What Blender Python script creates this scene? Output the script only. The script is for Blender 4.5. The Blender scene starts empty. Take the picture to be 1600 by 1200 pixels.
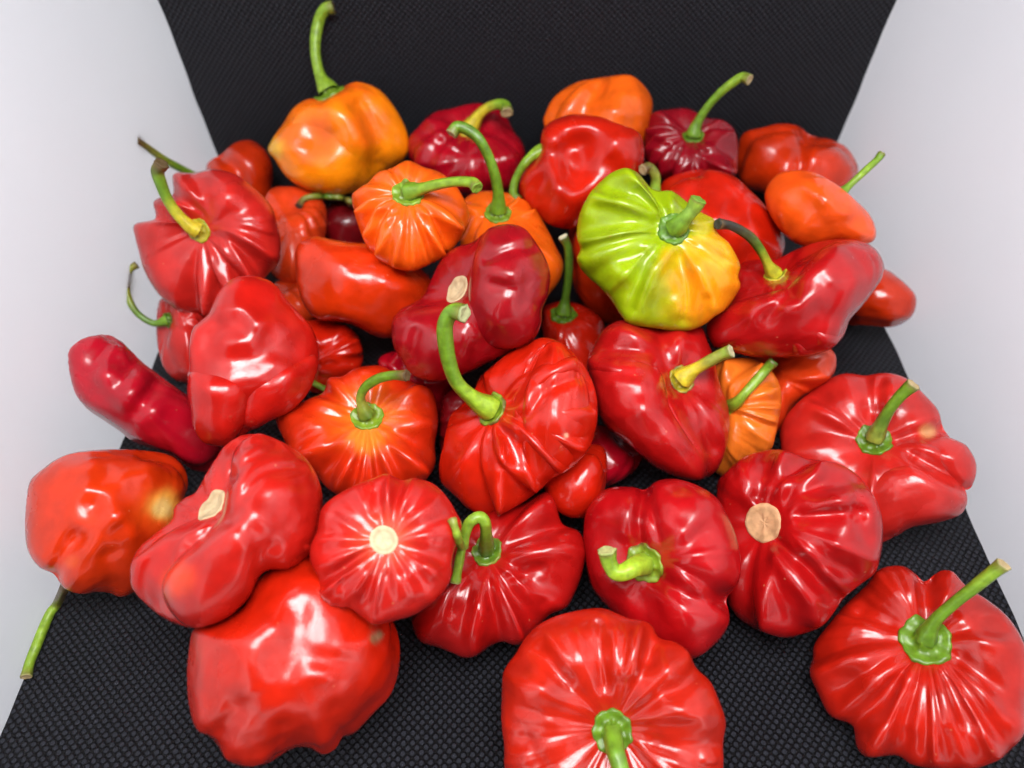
import bpy, math, random
import numpy as np

# ------------------------------------------------------------------ scene, camera, light
scene = bpy.context.scene
CM = 0.01
F = 1092.0                                   # focal length in pixels of the 1600 x 1200 photograph
PITCH = math.radians(51.7)
CAM = np.array([0.0, 0.0, 20.0])             # centimetres above the cloth
RIGHT = np.array([1.0, 0.0, 0.0])
UP = np.array([0.0, math.sin(PITCH), math.cos(PITCH)])
FWD = np.array([0.0, math.cos(PITCH), -math.sin(PITCH)])
XL, XR, YB = -13.45, 14.6, 27.9              # the box: left wall, right wall, back wall

cd = bpy.data.cameras.new('camera'); cam = bpy.data.objects.new('camera', cd)
scene.collection.objects.link(cam); scene.camera = cam
cam.location = tuple(CAM * CM); cam.rotation_euler = (math.pi / 2 - PITCH, 0, 0)
cd.sensor_fit = 'HORIZONTAL'; cd.sensor_width = 36; cd.lens = 36 * F / 1600
cd.clip_start = 0.005; cd.clip_end = 20
cd.dof.use_dof = True; cd.dof.focus_distance = 0.185; cd.dof.aperture_fstop = 10

w = bpy.data.worlds.new('World'); scene.world = w; w.use_nodes = True
w.node_tree.nodes['Background'].inputs[0].default_value = (0.93, 0.95, 1.0, 1)
w.node_tree.nodes['Background'].inputs[1].default_value = 0.06

def area(name, loc, rot, sx, sy, power, col):
    d = bpy.data.lights.new(name, 'AREA'); d.shape = 'RECTANGLE'
    d.size = sx * CM; d.size_y = sy * CM; d.energy = power; d.color = col
    o = bpy.data.objects.new(name, d); scene.collection.objects.link(o)
    o.location = tuple(np.array(loc) * CM); o.rotation_euler = [math.radians(a) for a in rot]
    return o
area('ceiling_panel', (0.5, -3, 38.5), (0, 0, 0), 30, 34, 0.40, (1.0, 0.985, 0.97))
area('led_strip', (-4.8, 3, 37), (0, 0, 0), 8.5, 15, 1.0, (1.0, 0.99, 1.0))
area('led_strip', (6.0, 3, 37), (0, 0, 0), 8.5, 15, 1.0, (1.0, 0.99, 1.0))

area('added_side_fill', (XL - 9, 6, 19), (0, -90, 0), 42, 64, 1.7, (0.95, 0.975, 1.0))  # added unseen lamp outside the left panel, makes the white wall glow evenly
area('added_side_fill', (XR + 9, 6, 19), (0, 90, 0), 42, 64, 1.7, (0.97, 0.97, 1.0))  # same added fill behind the right panel, no such lamp in view

scene.view_settings.view_transform = 'Standard'; scene.view_settings.look = 'None'
scene.view_settings.exposure = 0.0; scene.view_settings.gamma = 1.0
scene.render.resolution_x = 1024; scene.render.resolution_y = 768

# ------------------------------------------------------------------ materials
def nodes(name):
    m = bpy.data.materials.new(name); m.use_nodes = True
    return m, m.node_tree, m.node_tree.nodes['Principled BSDF']
def N(t, kind, **kw):
    n = t.nodes.new(kind)
    for k, v in kw.items():
        if k in n.inputs.keys() if isinstance(k, str) else False: n.inputs[k].default_value = v
        else: setattr(n, k, v)
    return n
def inp(n, k, v): n.inputs[k].default_value = v

def skin_material():
    m, t, b = nodes('pepper_skin')
    at = N(t, 'ShaderNodeAttribute'); at.attribute_name = 'tint'
    tc = N(t, 'ShaderNodeTexCoord')
    n1 = N(t, 'ShaderNodeTexNoise'); inp(n1, 'Scale', 140); inp(n1, 'Detail', 5)
    t.links.new(tc.outputs['Object'], n1.inputs['Vector'])
    hs = N(t, 'ShaderNodeHueSaturation'); inp(hs, 'Saturation', 1.0)
    mr = N(t, 'ShaderNodeMapRange'); inp(mr, 'From Min', .3); inp(mr, 'From Max', .7); inp(mr, 'To Min', .78); inp(mr, 'To Max', 1.15)
    t.links.new(n1.outputs['Fac'], mr.inputs['Value']); t.links.new(mr.outputs[0], hs.inputs['Value'])
    t.links.new(at.outputs['Color'], hs.inputs['Color'])
    # sparse pale specks and pores
    vo = N(t, 'ShaderNodeTexVoronoi'); inp(vo, 'Scale', 260); t.links.new(tc.outputs['Object'], vo.inputs['Vector'])
    sp = N(t, 'ShaderNodeMapRange'); inp(sp, 'From Min', .05); inp(sp, 'From Max', .10); inp(sp, 'To Min', 1); inp(sp, 'To Max', 0)
    t.links.new(vo.outputs['Distance'], sp.inputs['Value'])
    sel = N(t, 'ShaderNodeMath', operation='GREATER_THAN'); inp(sel, 1, .80)
    sx = N(t, 'ShaderNodeSeparateColor'); t.links.new(vo.outputs['Color'], sx.inputs[0]); t.links.new(sx.outputs[0], sel.inputs[0])
    mul = N(t, 'ShaderNodeMath', operation='MULTIPLY'); t.links.new(sp.outputs[0], mul.inputs[0]); t.links.new(sel.outputs[0], mul.inputs[1])
    mul2 = N(t, 'ShaderNodeMath', operation='MULTIPLY'); t.links.new(mul.outputs[0], mul2.inputs[0]); inp(mul2, 1, .35)
    mx = N(t, 'ShaderNodeMix'); mx.data_type = 'RGBA'
    t.links.new(mul2.outputs[0], mx.inputs['Factor']); t.links.new(hs.outputs[0], mx.inputs[6]); mx.inputs[7].default_value = (.55, .2, .1, 1)
    t.links.new(mx.outputs[2], b.inputs['Base Color'])
    n2 = N(t, 'ShaderNodeTexNoise'); inp(n2, 'Scale', 45); inp(n2, 'Detail', 5); t.links.new(tc.outputs['Object'], n2.inputs['Vector'])
    r = N(t, 'ShaderNodeMapRange'); inp(r, 'From Min', .3); inp(r, 'From Max', .7); inp(r, 'To Min', .17); inp(r, 'To Max', .33)
    t.links.new(n2.outputs['Fac'], r.inputs['Value']); t.links.new(r.outputs[0], b.inputs['Roughness'])
    inp(b, 'IOR', 1.56); inp(b, 'Coat Weight', .0)
    inp(b, 'Subsurface Weight', .08); inp(b, 'Subsurface Radius', (1.0, .25, .1)); inp(b, 'Subsurface Scale', .0015)
    n3 = N(t, 'ShaderNodeTexNoise'); inp(n3, 'Scale', 330); inp(n3, 'Detail', 6); inp(n3, 'Roughness', .6)
    t.links.new(tc.outputs['Object'], n3.inputs['Vector'])
    bu = N(t, 'ShaderNodeBump'); inp(bu, 'Strength', .22); inp(bu, 'Distance', .0004)
    n4 = N(t, 'ShaderNodeTexNoise'); inp(n4, 'Scale', 110); inp(n4, 'Detail', 3); t.links.new(tc.outputs['Object'], n4.inputs['Vector'])
    sm = N(t, 'ShaderNodeMath', operation='MULTIPLY_ADD'); t.links.new(n4.outputs['Fac'], sm.inputs[0]); inp(sm, 1, 2.6); t.links.new(n3.outputs['Fac'], sm.inputs[2])
    t.links.new(sm.outputs[0], bu.inputs['Height']); t.links.new(bu.outputs[0], b.inputs['Normal']); t.links.new(bu.outputs[0], b.inputs['Coat Normal'])
    return m
def stem_material():
    m, t, b = nodes('green_stem')
    at = N(t, 'ShaderNodeAttribute'); at.attribute_name = 'tint'
    tc = N(t, 'ShaderNodeTexCoord')
    n1 = N(t, 'ShaderNodeTexNoise'); inp(n1, 'Scale', 500); inp(n1, 'Detail', 6); t.links.new(tc.outputs['Object'], n1.inputs['Vector'])
    mr = N(t, 'ShaderNodeMapRange'); inp(mr, 'From Min', .3); inp(mr, 'From Max', .7); inp(mr, 'To Min', .7); inp(mr, 'To Max', 1.25)
    hs = N(t, 'ShaderNodeHueSaturation')
    t.links.new(n1.outputs['Fac'], mr.inputs['Value']); t.links.new(mr.outputs[0], hs.inputs['Value']); t.links.new(at.outputs['Color'], hs.inputs['Color'])
    t.links.new(hs.outputs[0], b.inputs['Base Color'])
    inp(b, 'Roughness', .38); inp(b, 'Subsurface Weight', .1); inp(b, 'Subsurface Scale', .001)
    bu = N(t, 'ShaderNodeBump'); inp(bu, 'Strength', .5); inp(bu, 'Distance', .0004)
    t.links.new(n1.outputs['Fac'], bu.inputs['Height']); t.links.new(bu.outputs[0], b.inputs['Normal'])
    return m
def cloth_material():
    # staggered rows of tiny heat-bonded bumps, object coordinates in metres (UV of the sheet in centimetres)
    m, t, b = nodes('black_nonwoven_cloth')
    uv = N(t, 'ShaderNodeUVMap')
    mp = N(t, 'ShaderNodeMapping'); inp(mp, 'Rotation', (0, 0, math.radians(42))); inp(mp, 'Scale', (5.9, 5.9, 1))
    t.links.new(uv.outputs[0], mp.inputs[0])
    nz = N(t, 'ShaderNodeTexNoise'); inp(nz, 'Scale', 1.2); inp(nz, 'Detail', 3); t.links.new(mp.outputs[0], nz.inputs['Vector'])
    ad = N(t, 'ShaderNodeVectorMath', operation='MULTIPLY_ADD'); t.links.new(nz.outputs['Color'], ad.inputs[0]); ad.inputs[1].default_value = (.22, .22, 0); t.links.new(mp.outputs[0], ad.inputs[2])
    sx = N(t, 'ShaderNodeSeparateXYZ'); t.links.new(ad.outputs[0], sx.inputs[0])
    def wave(o):
        a = N(t, 'ShaderNodeMath', operation='MULTIPLY'); t.links.new(o, a.inputs[0]); inp(a, 1, math.pi)
        s = N(t, 'ShaderNodeMath', operation='SINE'); t.links.new(a.outputs[0], s.inputs[0])
        q = N(t, 'ShaderNodeMath', operation='ABSOLUTE'); t.links.new(s.outputs[0], q.inputs[0]); return q.outputs[0]
    pr = N(t, 'ShaderNodeMath', operation='MULTIPLY'); t.links.new(wave(sx.outputs[0]), pr.inputs[0]); t.links.new(wave(sx.outputs[1]), pr.inputs[1])
    hr = N(t, 'ShaderNodeMapRange'); hr.interpolation_type = 'SMOOTHSTEP'; inp(hr, 'From Min', .08); inp(hr, 'From Max', .6); t.links.new(pr.outputs[0], hr.inputs['Value'])
    fib = N(t, 'ShaderNodeTexNoise'); inp(fib, 'Scale', 9); inp(fib, 'Detail', 6); inp(fib, 'Roughness', .7)
    t.links.new(mp.outputs[0], fib.inputs['Vector'])
    hh = N(t, 'ShaderNodeMath', operation='MULTIPLY_ADD'); t.links.new(fib.outputs['Fac'], hh.inputs[0]); inp(hh, 1, .55); t.links.new(hr.outputs[0], hh.inputs[2])
    bu = N(t, 'ShaderNodeBump'); inp(bu, 'Strength', 1.0); inp(bu, 'Distance', .0009)
    t.links.new(hh.outputs[0], bu.inputs['Height']); t.links.new(bu.outputs[0], b.inputs['Normal'])
    cr = N(t, 'ShaderNodeMix'); cr.data_type = 'RGBA'; 
    fm = N(t, 'ShaderNodeMapRange'); inp(fm, 'From Min', .35); inp(fm, 'From Max', .65); inp(fm, 'To Min', .25); inp(fm, 'To Max', 1.25); t.links.new(fib.outputs['Fac'], fm.inputs['Value'])
    ff = N(t, 'ShaderNodeMath', operation='MULTIPLY'); t.links.new(hr.outputs[0], ff.inputs[0]); t.links.new(fm.outputs[0], ff.inputs[1]); t.links.new(ff.outputs[0], cr.inputs['Factor'])
    cr.inputs[6].default_value = (.0035, .003, .0036, 1); cr.inputs[7].default_value = (.031, .033, .044, 1)
    t.links.new(cr.outputs[2], b.inputs['Base Color'])
    inp(b, 'Roughness', .42); inp(b, 'Specular IOR Level', .24)
    return m
def wall_material():
    m, t, b = nodes('frosted_white_plastic')
    tc = N(t, 'ShaderNodeTexCoord')
    n = N(t, 'ShaderNodeTexNoise'); inp(n, 'Scale', 9); inp(n, 'Detail', 5); t.links.new(tc.outputs['Object'], n.inputs['Vector'])
    cr = N(t, 'ShaderNodeMix'); cr.data_type = 'RGBA'; t.links.new(n.outputs['Fac'], cr.inputs['Factor'])
    cr.inputs[6].default_value = (.84, .84, .86, 1); cr.inputs[7].default_value = (.90, .895, .91, 1)
    
    vo = N(t, 'ShaderNodeTexVoronoi'); inp(vo, 'Scale', 38); t.links.new(tc.outputs['Object'], vo.inputs['Vector'])
    sp = N(t, 'ShaderNodeMapRange'); inp(sp, 'From Min', .008); inp(sp, 'From Max', .03); inp(sp, 'To Min', .45); inp(sp, 'To Max', 0); t.links.new(vo.outputs['Distance'], sp.inputs['Value'])
    cr0 = cr; cr = N(t, 'ShaderNodeMix'); cr.data_type = 'RGBA'; t.links.new(sp.outputs[0], cr.inputs['Factor']); t.links.new(cr0.outputs[2], cr.inputs[6]); cr.inputs[7].default_value = (.3, .28, .28, 1)
    t.links.new(cr.outputs[2], b.inputs['Base Color']); inp(b, 'Roughness', .42)
    tr = N(t, 'ShaderNodeBsdfTranslucent'); t.links.new(cr.outputs[2], tr.inputs['Color'])
    ms = N(t, 'ShaderNodeMixShader'); inp(ms, 0, .76); t.links.new(b.outputs[0], ms.inputs[1]); t.links.new(tr.outputs[0], ms.inputs[2])
    t.links.new(ms.outputs[0], t.nodes['Material Output'].inputs['Surface'])
    n2 = N(t, 'ShaderNodeTexNoise'); inp(n2, 'Scale', 900); inp(n2, 'Detail', 4); t.links.new(tc.outputs['Object'], n2.inputs['Vector'])
    bu = N(t, 'ShaderNodeBump'); inp(bu, 'Strength', .15); inp(bu, 'Distance', .0002)
    t.links.new(n2.outputs['Fac'], bu.inputs['Height']); t.links.new(bu.outputs[0], b.inputs['Normal'])
    return m
def scar_material():
    m, t, b = nodes('corky_scar')
    at = N(t, 'ShaderNodeAttribute'); at.attribute_name = 'tint'
    tc = N(t, 'ShaderNodeTexCoord')
    n = N(t, 'ShaderNodeTexNoise'); inp(n, 'Scale', 450); inp(n, 'Detail', 5); t.links.new(tc.outputs['Object'], n.inputs['Vector'])
    mr = N(t, 'ShaderNodeMapRange'); inp(mr, 'From Min', .3); inp(mr, 'From Max', .7); inp(mr, 'To Min', .75); inp(mr, 'To Max', 1.1)
    hs = N(t, 'ShaderNodeHueSaturation'); t.links.new(n.outputs['Fac'], mr.inputs['Value']); t.links.new(mr.outputs[0], hs.inputs['Value'])
    t.links.new(at.outputs['Color'], hs.inputs['Color']); t.links.new(hs.outputs[0], b.inputs['Base Color']); inp(b, 'Roughness', .7)
    bu = N(t, 'ShaderNodeBump'); inp(bu, 'Strength', .7); inp(bu, 'Distance', .0005)
    t.links.new(n.outputs['Fac'], bu.inputs['Height']); t.links.new(bu.outputs[0], b.inputs['Normal'])
    return m
M_SKIN, M_STEM, M_CLOTH, M_WALL, M_SCAR = skin_material(), stem_material(), cloth_material(), wall_material(), scar_material()
m, t, b = nodes('pale_table'); inp(b, 'Base Color', (.8, .8, .8, 1)); inp(b, 'Roughness', .6); M_TABLE = m

# ------------------------------------------------------------------ mesh helpers
def mesh_obj(name, V, Q, mat, parent=None, tint=None, smooth=True, origin=None, tris=None, uv=None):
    """V in centimetres, world space; Q (n,4) quads, tris (n,3)"""
    V = np.asarray(V, dtype=np.float64); o0 = np.zeros(3) if origin is None else np.asarray(origin)
    me = bpy.data.meshes.new(name)
    Q = np.zeros((0, 4), int) if Q is None else np.asarray(Q); T = np.zeros((0, 3), int) if tris is None else np.asarray(tris)
    me.vertices.add(len(V)); me.vertices.foreach_set('co', ((V - o0) * CM).astype(np.float32).ravel())
    li = np.concatenate([Q.ravel(), T.ravel()]).astype(np.int32)
    me.loops.add(len(li)); me.loops.foreach_set('vertex_index', li)
    nf = len(Q) + len(T); me.polygons.add(nf)
    st = np.concatenate([np.arange(len(Q)) * 4, len(Q) * 4 + np.arange(len(T)) * 3]).astype(np.int32)
    me.polygons.foreach_set('loop_start', st)
    me.update(calc_edges=True); me.validate()
    if smooth: me.polygons.foreach_set('use_smooth', np.ones(len(me.polygons), bool))
    if tint is not None:
        ca = me.color_attributes.new('tint', 'FLOAT_COLOR', 'POINT')
        c = np.ones((len(V), 4), np.float32); c[:, :3] = tint; ca.data.foreach_set('color', c.ravel())
    if uv is not None:
        ul = me.uv_layers.new(name='UVMap'); ul.data.foreach_set('uv', np.asarray(uv)[li].astype(np.float32).ravel())
    me.materials.append(mat)
    o = bpy.data.objects.new(name, me); scene.collection.objects.link(o)
    if parent is not None: o.parent = parent
    else: o.location = tuple(o0 * CM)
    return o

# ------------------------------------------------------------------ the box
def box_mesh(x0, x1, y0, y1, z0, z1):
    V = np.array([[x, y, z] for z in (z0, z1) for y in (y0, y1) for x in (x0, x1)], float)
    Q = [[0, 2, 3, 1], [4, 5, 7, 6], [0, 1, 5, 4], [2, 6, 7, 3], [0, 4, 6, 2], [1, 3, 7, 5]]
    return V, Q
V, Q = box_mesh(-70, 70, -40, 70, -3, -0.3)
o = mesh_obj('tabletop', V, Q, M_TABLE, smooth=False); o['kind'] = 'structure'
def panel(x0, x1, label):
    V, Q = box_mesh(x0, x1, -6, YB + .3, -.28, 38)
    o = mesh_obj('side_panel', V, Q, M_WALL, smooth=False, origin=((x0 + x1) / 2, 12, -.28))
    o['label'] = label; o['category'] = 'panel'
panel(XL - .25, XL, 'smooth white frosted plastic side panel to the left of the pepper pile')
panel(XR, XR + .25, 'smooth white frosted plastic side panel to the right of the pepper pile')
# black sheet: floor, tight bend, back wall
prof = [(y, 0.0) for y in np.linspace(-6, YB - 1.2, 60)]
for a in np.linspace(0, math.pi / 2, 12)[1:]:
    prof.append((YB - 1.2 + 1.15 * math.sin(a), 1.15 - 1.15 * math.cos(a)))
prof += [(YB - .05, z) for z in np.linspace(1.5, 38, 60)]
prof = np.array(prof); L = np.concatenate([[0], np.cumsum(np.linalg.norm(np.diff(prof, axis=0), axis=1))])
nx = 60; xs = np.linspace(XL + .02, XR - .02, nx); rng = np.random.default_rng(3)
V = []; UVs = []
for layer, dz in ((0, 0.0), (1, -.06)):
    for i, (y, z) in enumerate(prof):
        for jx, x in enumerate(xs):
            if jx in (0, nx - 1): x += (.03 + .02 * math.sin(1.3 * L[i]) + .012 * math.sin(3.1 * L[i] + 1)) * (1 if jx == 0 else -1)
            k = .03 * (math.sin(.5 * x + .31 * L[i]) + math.sin(.37 * x - .22 * L[i] + 1))
            up = y < YB - 1.3
            V.append([x, y + (0 if up else -.03 - k * .5 - dz), z + (dz + k - .06 if up else 0)]); UVs.append([x, L[i]])
npf = len(prof); Q = []
for l in (0, 1):
    for i in range(npf - 1):
        for j in range(nx - 1):
            a = l * npf * nx + i * nx + j; q = [a, a + 1, a + nx + 1, a + nx]
            Q.append(q if l == 0 else q[::-1])
o = mesh_obj('backdrop_cloth', V, Q, M_CLOTH, uv=UVs)
o['label'] = 'black dimpled nonwoven fabric sheet lining the floor and back of the box'; o['category'] = 'cloth'

# ------------------------------------------------------------------ peppers: data traced from the photograph
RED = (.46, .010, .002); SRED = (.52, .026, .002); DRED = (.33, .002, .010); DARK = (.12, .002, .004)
PRED = (.45, .014, .010); ORED = (.60, .042, .006); ORG = (.76, .11, .005); YOR = (.92, .25, .003)
LIME = (.27, .38, .004); G1 = (.12, .24, .012); G2 = (.20, .33, .022); G3 = (.08, .17, .012); OLV = (.22, .24, .03)
YEL = (.52, .42, .02); BRN = (.10, .06, .02); TAN = (.42, .31, .15); CREAM = (.80, .62, .38); BLK = (.03, .03, .02)
P = {}
def pep(key, out, **kw):
    P[key] = dict(out=np.array(out, float), **kw)

# listed from the bottom of the pile to the top
# --- hidden lower layer
pep('q1', [(425,445),(450,438),(478,446),(495,470),(490,500),(465,515),(435,505),(418,475)], tilt=70, azi=120, col=ORED, n=7, label='small orange-red pepper glimpsed in the gap right of the tall red bonnet-shaped pepper')
pep('q2', [(470,505),(505,500),(540,508),(562,530),(567,565),(552,595),(520,615),(485,612),(462,580),(455,540)], tilt=60, azi=200, col=RED, n=8,
    stem=dict(pts=[(480,585),(487,596),(500,604),(520,615)], r=5, cols=[G2,G1], free=20, clamp=False), label='shadowed red pepper under the smooth orange-red one, above the orange-red pepper with bent stem')
pep('q3', [(246,480),(252,466),(276,462),(310,475),(325,510),(320,560),(300,595),(275,594),(256,575),(247,545),(244,510)], c=(266,500), tilt=60, azi=170, col=PRED, n=8, cal=(13,G1), spread=1,
    stem=dict(pts=[(266,500),(240,505),(215,490),(200,465),(196,440),(202,422),(213,414)], r=5.5, cols=[G1,G3,OLV,OLV], tip=BRN, lift=[0,10,10,0], clamp=False), label='red pepper beneath the pinkish-red one at left, thin olive stem curling over the white panel')
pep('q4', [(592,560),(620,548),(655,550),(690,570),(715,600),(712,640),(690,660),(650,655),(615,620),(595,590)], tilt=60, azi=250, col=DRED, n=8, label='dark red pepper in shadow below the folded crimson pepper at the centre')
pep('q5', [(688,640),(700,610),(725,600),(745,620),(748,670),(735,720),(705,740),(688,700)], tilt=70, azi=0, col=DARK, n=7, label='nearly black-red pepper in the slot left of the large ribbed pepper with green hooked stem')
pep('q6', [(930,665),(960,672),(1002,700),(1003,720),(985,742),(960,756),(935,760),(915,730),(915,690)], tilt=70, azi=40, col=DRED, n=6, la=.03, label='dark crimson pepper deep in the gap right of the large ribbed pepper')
pep('q7', [(850,740),(880,715),(920,695),(944,700),(949,730),(946,762),(936,790),(915,808),(890,809),(868,796),(852,770)], tilt=80, azi=60, col=RED, n=5, la=.03, label='small smooth red pepper tucked under the large ribbed pepper, above the one with forked stem')
pep('q8', [(1180,545),(1230,530),(1280,532),(1303,550),(1307,566),(1303,584),(1287,600),(1256,618),(1236,640),(1222,668),(1195,690),(1170,650),(1165,590)], tilt=50, azi=150, col=ORED, n=9, la=.05, label='dull orange-red pepper under the glossy red one at right, behind the ribbed orange pepper')
pep('p18', [(1290,470),(1310,430),(1350,412),(1385,421),(1402,432),(1420,448),(1431,463),(1430,484),(1419,500),(1394,511),(1359,509),(1320,505)], tilt=75, azi=200, col=SRED, n=6, la=.03, label='red-orange pepper end poking out against the right white panel')
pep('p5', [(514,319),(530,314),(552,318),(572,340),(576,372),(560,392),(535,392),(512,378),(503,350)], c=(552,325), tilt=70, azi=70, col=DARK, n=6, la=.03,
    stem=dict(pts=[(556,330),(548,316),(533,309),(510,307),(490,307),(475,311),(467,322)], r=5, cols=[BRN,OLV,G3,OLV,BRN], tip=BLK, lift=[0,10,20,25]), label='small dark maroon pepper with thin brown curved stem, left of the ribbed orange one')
pep('p2', [(322,262),(330,250),(345,242),(357,230),(367,223),(379,219),(395,220),(411,231),(422,248),(427,270),(424,295),(415,315),(385,330),(350,320),(325,295)], tilt=80, azi=200, col=SRED, n=5, la=.05, hr=.8,
    stem=dict(pts=[(318,284),(300,272),(280,262),(255,248),(232,232),(212,220)], r=5.5, cols=[G2,G1,G1,OLV,BRN], tip=BRN, free=0, lift=[33,110,185], clamp=False), marks=[([(345,245),(372,268),(385,300)],10,10)], label='orange-red pepper at far left back with straight green stem touching the white panel')
pep('p11', [(850,195),(852,178),(860,160),(873,145),(900,129),(928,123),(959,118),(984,117),(1003,130),(1018,152),(1019,175),(1010,215),(990,250),(930,260),(870,240)], tilt=80, azi=250, col=ORG, n=6, hr=.8, la=.08, marks=[([(930,140),(915,165),(905,195)],14,10),([(975,150),(1000,152)],10,-8),([(960,175),(1000,178)],10,-8),([(955,200),(990,203)],10,-6)], label='orange pepper at the back centre behind the crinkled red one')
pep('p9', [(637,230),(641,212),(653,199),(668,183),(684,173),(703,170),(725,164),(750,161),(775,168),(791,183),(803,205),(817,225),(820,248),(809,276),(790,300),(755,308),(710,304),(670,285),(645,258)], c=(733,208), tilt=58, azi=85, col=DRED, n=9, la=.09, hr=.72,
    cal=(17,YEL), rim=YEL, stem=dict(pts=[(735,208),(740,192),(750,178),(765,167),(780,163),(790,167),(792,175)], r=8.5, cols=[YEL,YEL,YEL,G2,G1], tip=TAN), label='crimson ribbed pepper at the back with a thick yellow stem')
pep('p12', [(1007,217),(1009,196),(1021,178),(1042,171),(1074,169),(1105,182),(1130,188),(1146,202),(1153,224),(1152,255),(1144,275),(1105,287),(1050,286),(1021,268),(1008,242)], c=(1083,214), scal=1.6, tilt=48, azi=95, col=(0.225,0.0027,0.0093), n=13, la=0.12, wr=0.006,
    cal=(17,G1), rim=G3, stem=dict(pts=[(1083,214),(1088,195),(1103,170),(1124,146),(1146,128),(1160,120),(1170,124)], r=7, cols=[G1,G1,G1,G2,G2], tip=TAN), label='dark maroon ribbed pepper at the back right with long green stem arching right')
pep('p13', [(1153,235),(1157,215),(1168,204),(1192,199),(1217,193),(1246,196),(1261,208),(1275,214),(1296,217),(1321,229),(1336,249),(1341,268),(1330,288),(1300,312),(1250,320),(1200,305),(1163,290),(1151,260)], tilt=75, azi=60, col=SRED, n=7, la=.06, hr=.75, marks=[([(1262,208),(1255,235),(1250,262)],10,12),([(1275,240),(1300,248)],12,-6)], label='smooth red lobed pepper at the back right corner next to the white panel')
pep('p15', [(1033,289),(1052,274),(1089,265),(1121,266),(1149,277),(1174,299),(1192,317),(1213,342),(1226,374),(1223,398),(1205,425),(1160,440),(1100,420),(1050,370),(1028,325)], tilt=85, azi=140, col=RED, n=5, la=.05, hr=.8,
    stem=dict(pts=[(1020,310),(1024,292),(1024,275),(1014,262),(1005,265)], r=8, cols=[G1,G2,OLV,BRN], tip=TAN, free=30, clamp=False), marks=[([(1095,290),(1130,310),(1150,345)],16,10),([(1120,345),(1150,350),(1180,370)],14,-9)], label='red pepper behind the yellow-green one, between it and the orange pepper at right')
pep('p21', [(888,352),(903,345),(950,350),(985,400),(985,460),(975,495),(955,507),(928,494),(910,475),(897,448),(892,400)], tilt=80, azi=180, col=SRED, n=5, la=.04, hr=.8, label='red-orange pepper mostly hidden behind the left side of the yellow-green one')
pep('p4', [(421,297),(446,291),(477,294),(502,310),(511,337),(506,380),(490,420),(463,445),(440,440),(424,425),(412,380),(408,330)], tilt=60, azi=100, col=ORED, n=9, la=.05, wr=.03, label='wrinkled orange-red pepper between the pinkish-red pepper and the small maroon one')
pep('p10', [(844,236),(845,215),(850,200),(866,187),(897,178),(937,182),(966,193),(997,206),(1006,230),(1004,261),(990,290),(965,310),(925,343),(900,356),(881,358),(856,350),(835,332),(814,308),(811,290),(818,268),(833,252)], tilt=95, azi=230, cen=(908,268), col=RED, n=4, la=.05, hr=.85, lump=.05,
    marks=[([(893,238),(900,262)],28,30,3),([(935,225),(950,250)],22,13),([(870,210),(915,197),(960,212)],13,-10),([(868,225),(866,262),(872,290)],11,-10),([(850,285),(833,300)],14,6),([(960,235),(985,250)],18,-12),([(915,290),(890,305)],18,-6)],
    stem=dict(pts=[(848,236),(832,243),(815,262),(804,285),(802,303),(808,312)], r=7, cols=[G2,G2,G1,G1,G3], tip=G3, free=38, lift=[0,5,-10,-20], clamp=False), label='crinkled red pepper with a deep square dent, back centre, left of the yellow-green one')
pep('p8', [(716,345),(722,318),(735,304),(760,298),(800,303),(832,322),(852,352),(867,382),(880,410),(876,435),(862,455),(835,480),(790,480),(745,440),(722,395)], c=(778,334), tilt=42, azi=100, col=ORG, n=10, la=0.1, wr=0.01,
    cal=(25,G2), rim=G1, stem=dict(pts=[(778,334),(779,305),(774,275),(764,245),(748,216),(730,202),(714,198),(706,208)], r=8.5, cols=[G1,G1,G1,G3,G1], tip=TAN, flare=1.7, lift=[0,40,70,70]), label='orange pepper with tall green stem hooked left at its tip, behind the folded crimson one')
pep('p1', [(419,231),(428,217),(442,194),(458,169),(480,155),(505,152),(533,136),(561,128),(596,143),(624,180),(639,219),(633,247),(605,268),(580,284),(549,301),(517,305),(480,297),(449,278),(430,250)], c=(508,146), tilt=72, azi=98, col=YOR, n=4, la=.09, hr=.95, dent=.10, wr=.004,
    top=((.84,.09,.004),.8), spots=[(485,215,42,(.84,.13,.004)),(570,200,34,(.86,.15,.004)),(428,233,14,(.9,.45,.03))], marks=[([(562,165),(585,205),(590,255)],13,16),([(490,215)],26,14),([(520,175),(545,190),(560,230)],18,-10),([(515,275)],30,-8)],
    lobes=[dict(off=14, out=[(419,231),(442,194),(470,168),(505,158),(550,166),(580,200),(590,245),(578,284),(549,301),(517,305),(480,297),(449,278),(430,250)])],
    cal=(26,G2), rim=G1, stem=dict(pts=[(508,146),(500,118),(493,88),(493,58),(499,30),(508,14),(519,11)], r=9, cols=[G2,G2,G2,G2,G2], tip=BRN, flare=2.0, lift=[0,5,10,20]), label='bright orange-yellow bonnet pepper at the back left with tall upright green stem')
pep('p14', [(1195,302),(1202,285),(1217,271),(1239,266),(1267,268),(1290,278),(1314,293),(1333,309),(1355,330),(1367,352),(1367,374),(1345,382),(1308,378),(1277,384),(1249,383),(1224,366),(1205,340),(1197,320)], tilt=95, azi=55, col=(0.722,0.0748,0.0053), n=7, la=.02, hr=.95, lump=.015, wr=.004,
    marks=[([(1258,288),(1285,296)],9,-6),([(1272,303),(1300,312)],9,-6),([(1290,318),(1325,328)],9,-6),([(1300,335),(1325,333)],8,-4)],
    stem=dict(pts=[(1312,304),(1325,292),(1340,278),(1357,262),(1370,250),(1377,241)], r=6, cols=[G1,G2,G2,G1], tip=TAN, free=14, lift=[0,5,5], clamp=False), label='smooth orange pepper lying on its side by the right panel, short straight green stem')
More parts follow.
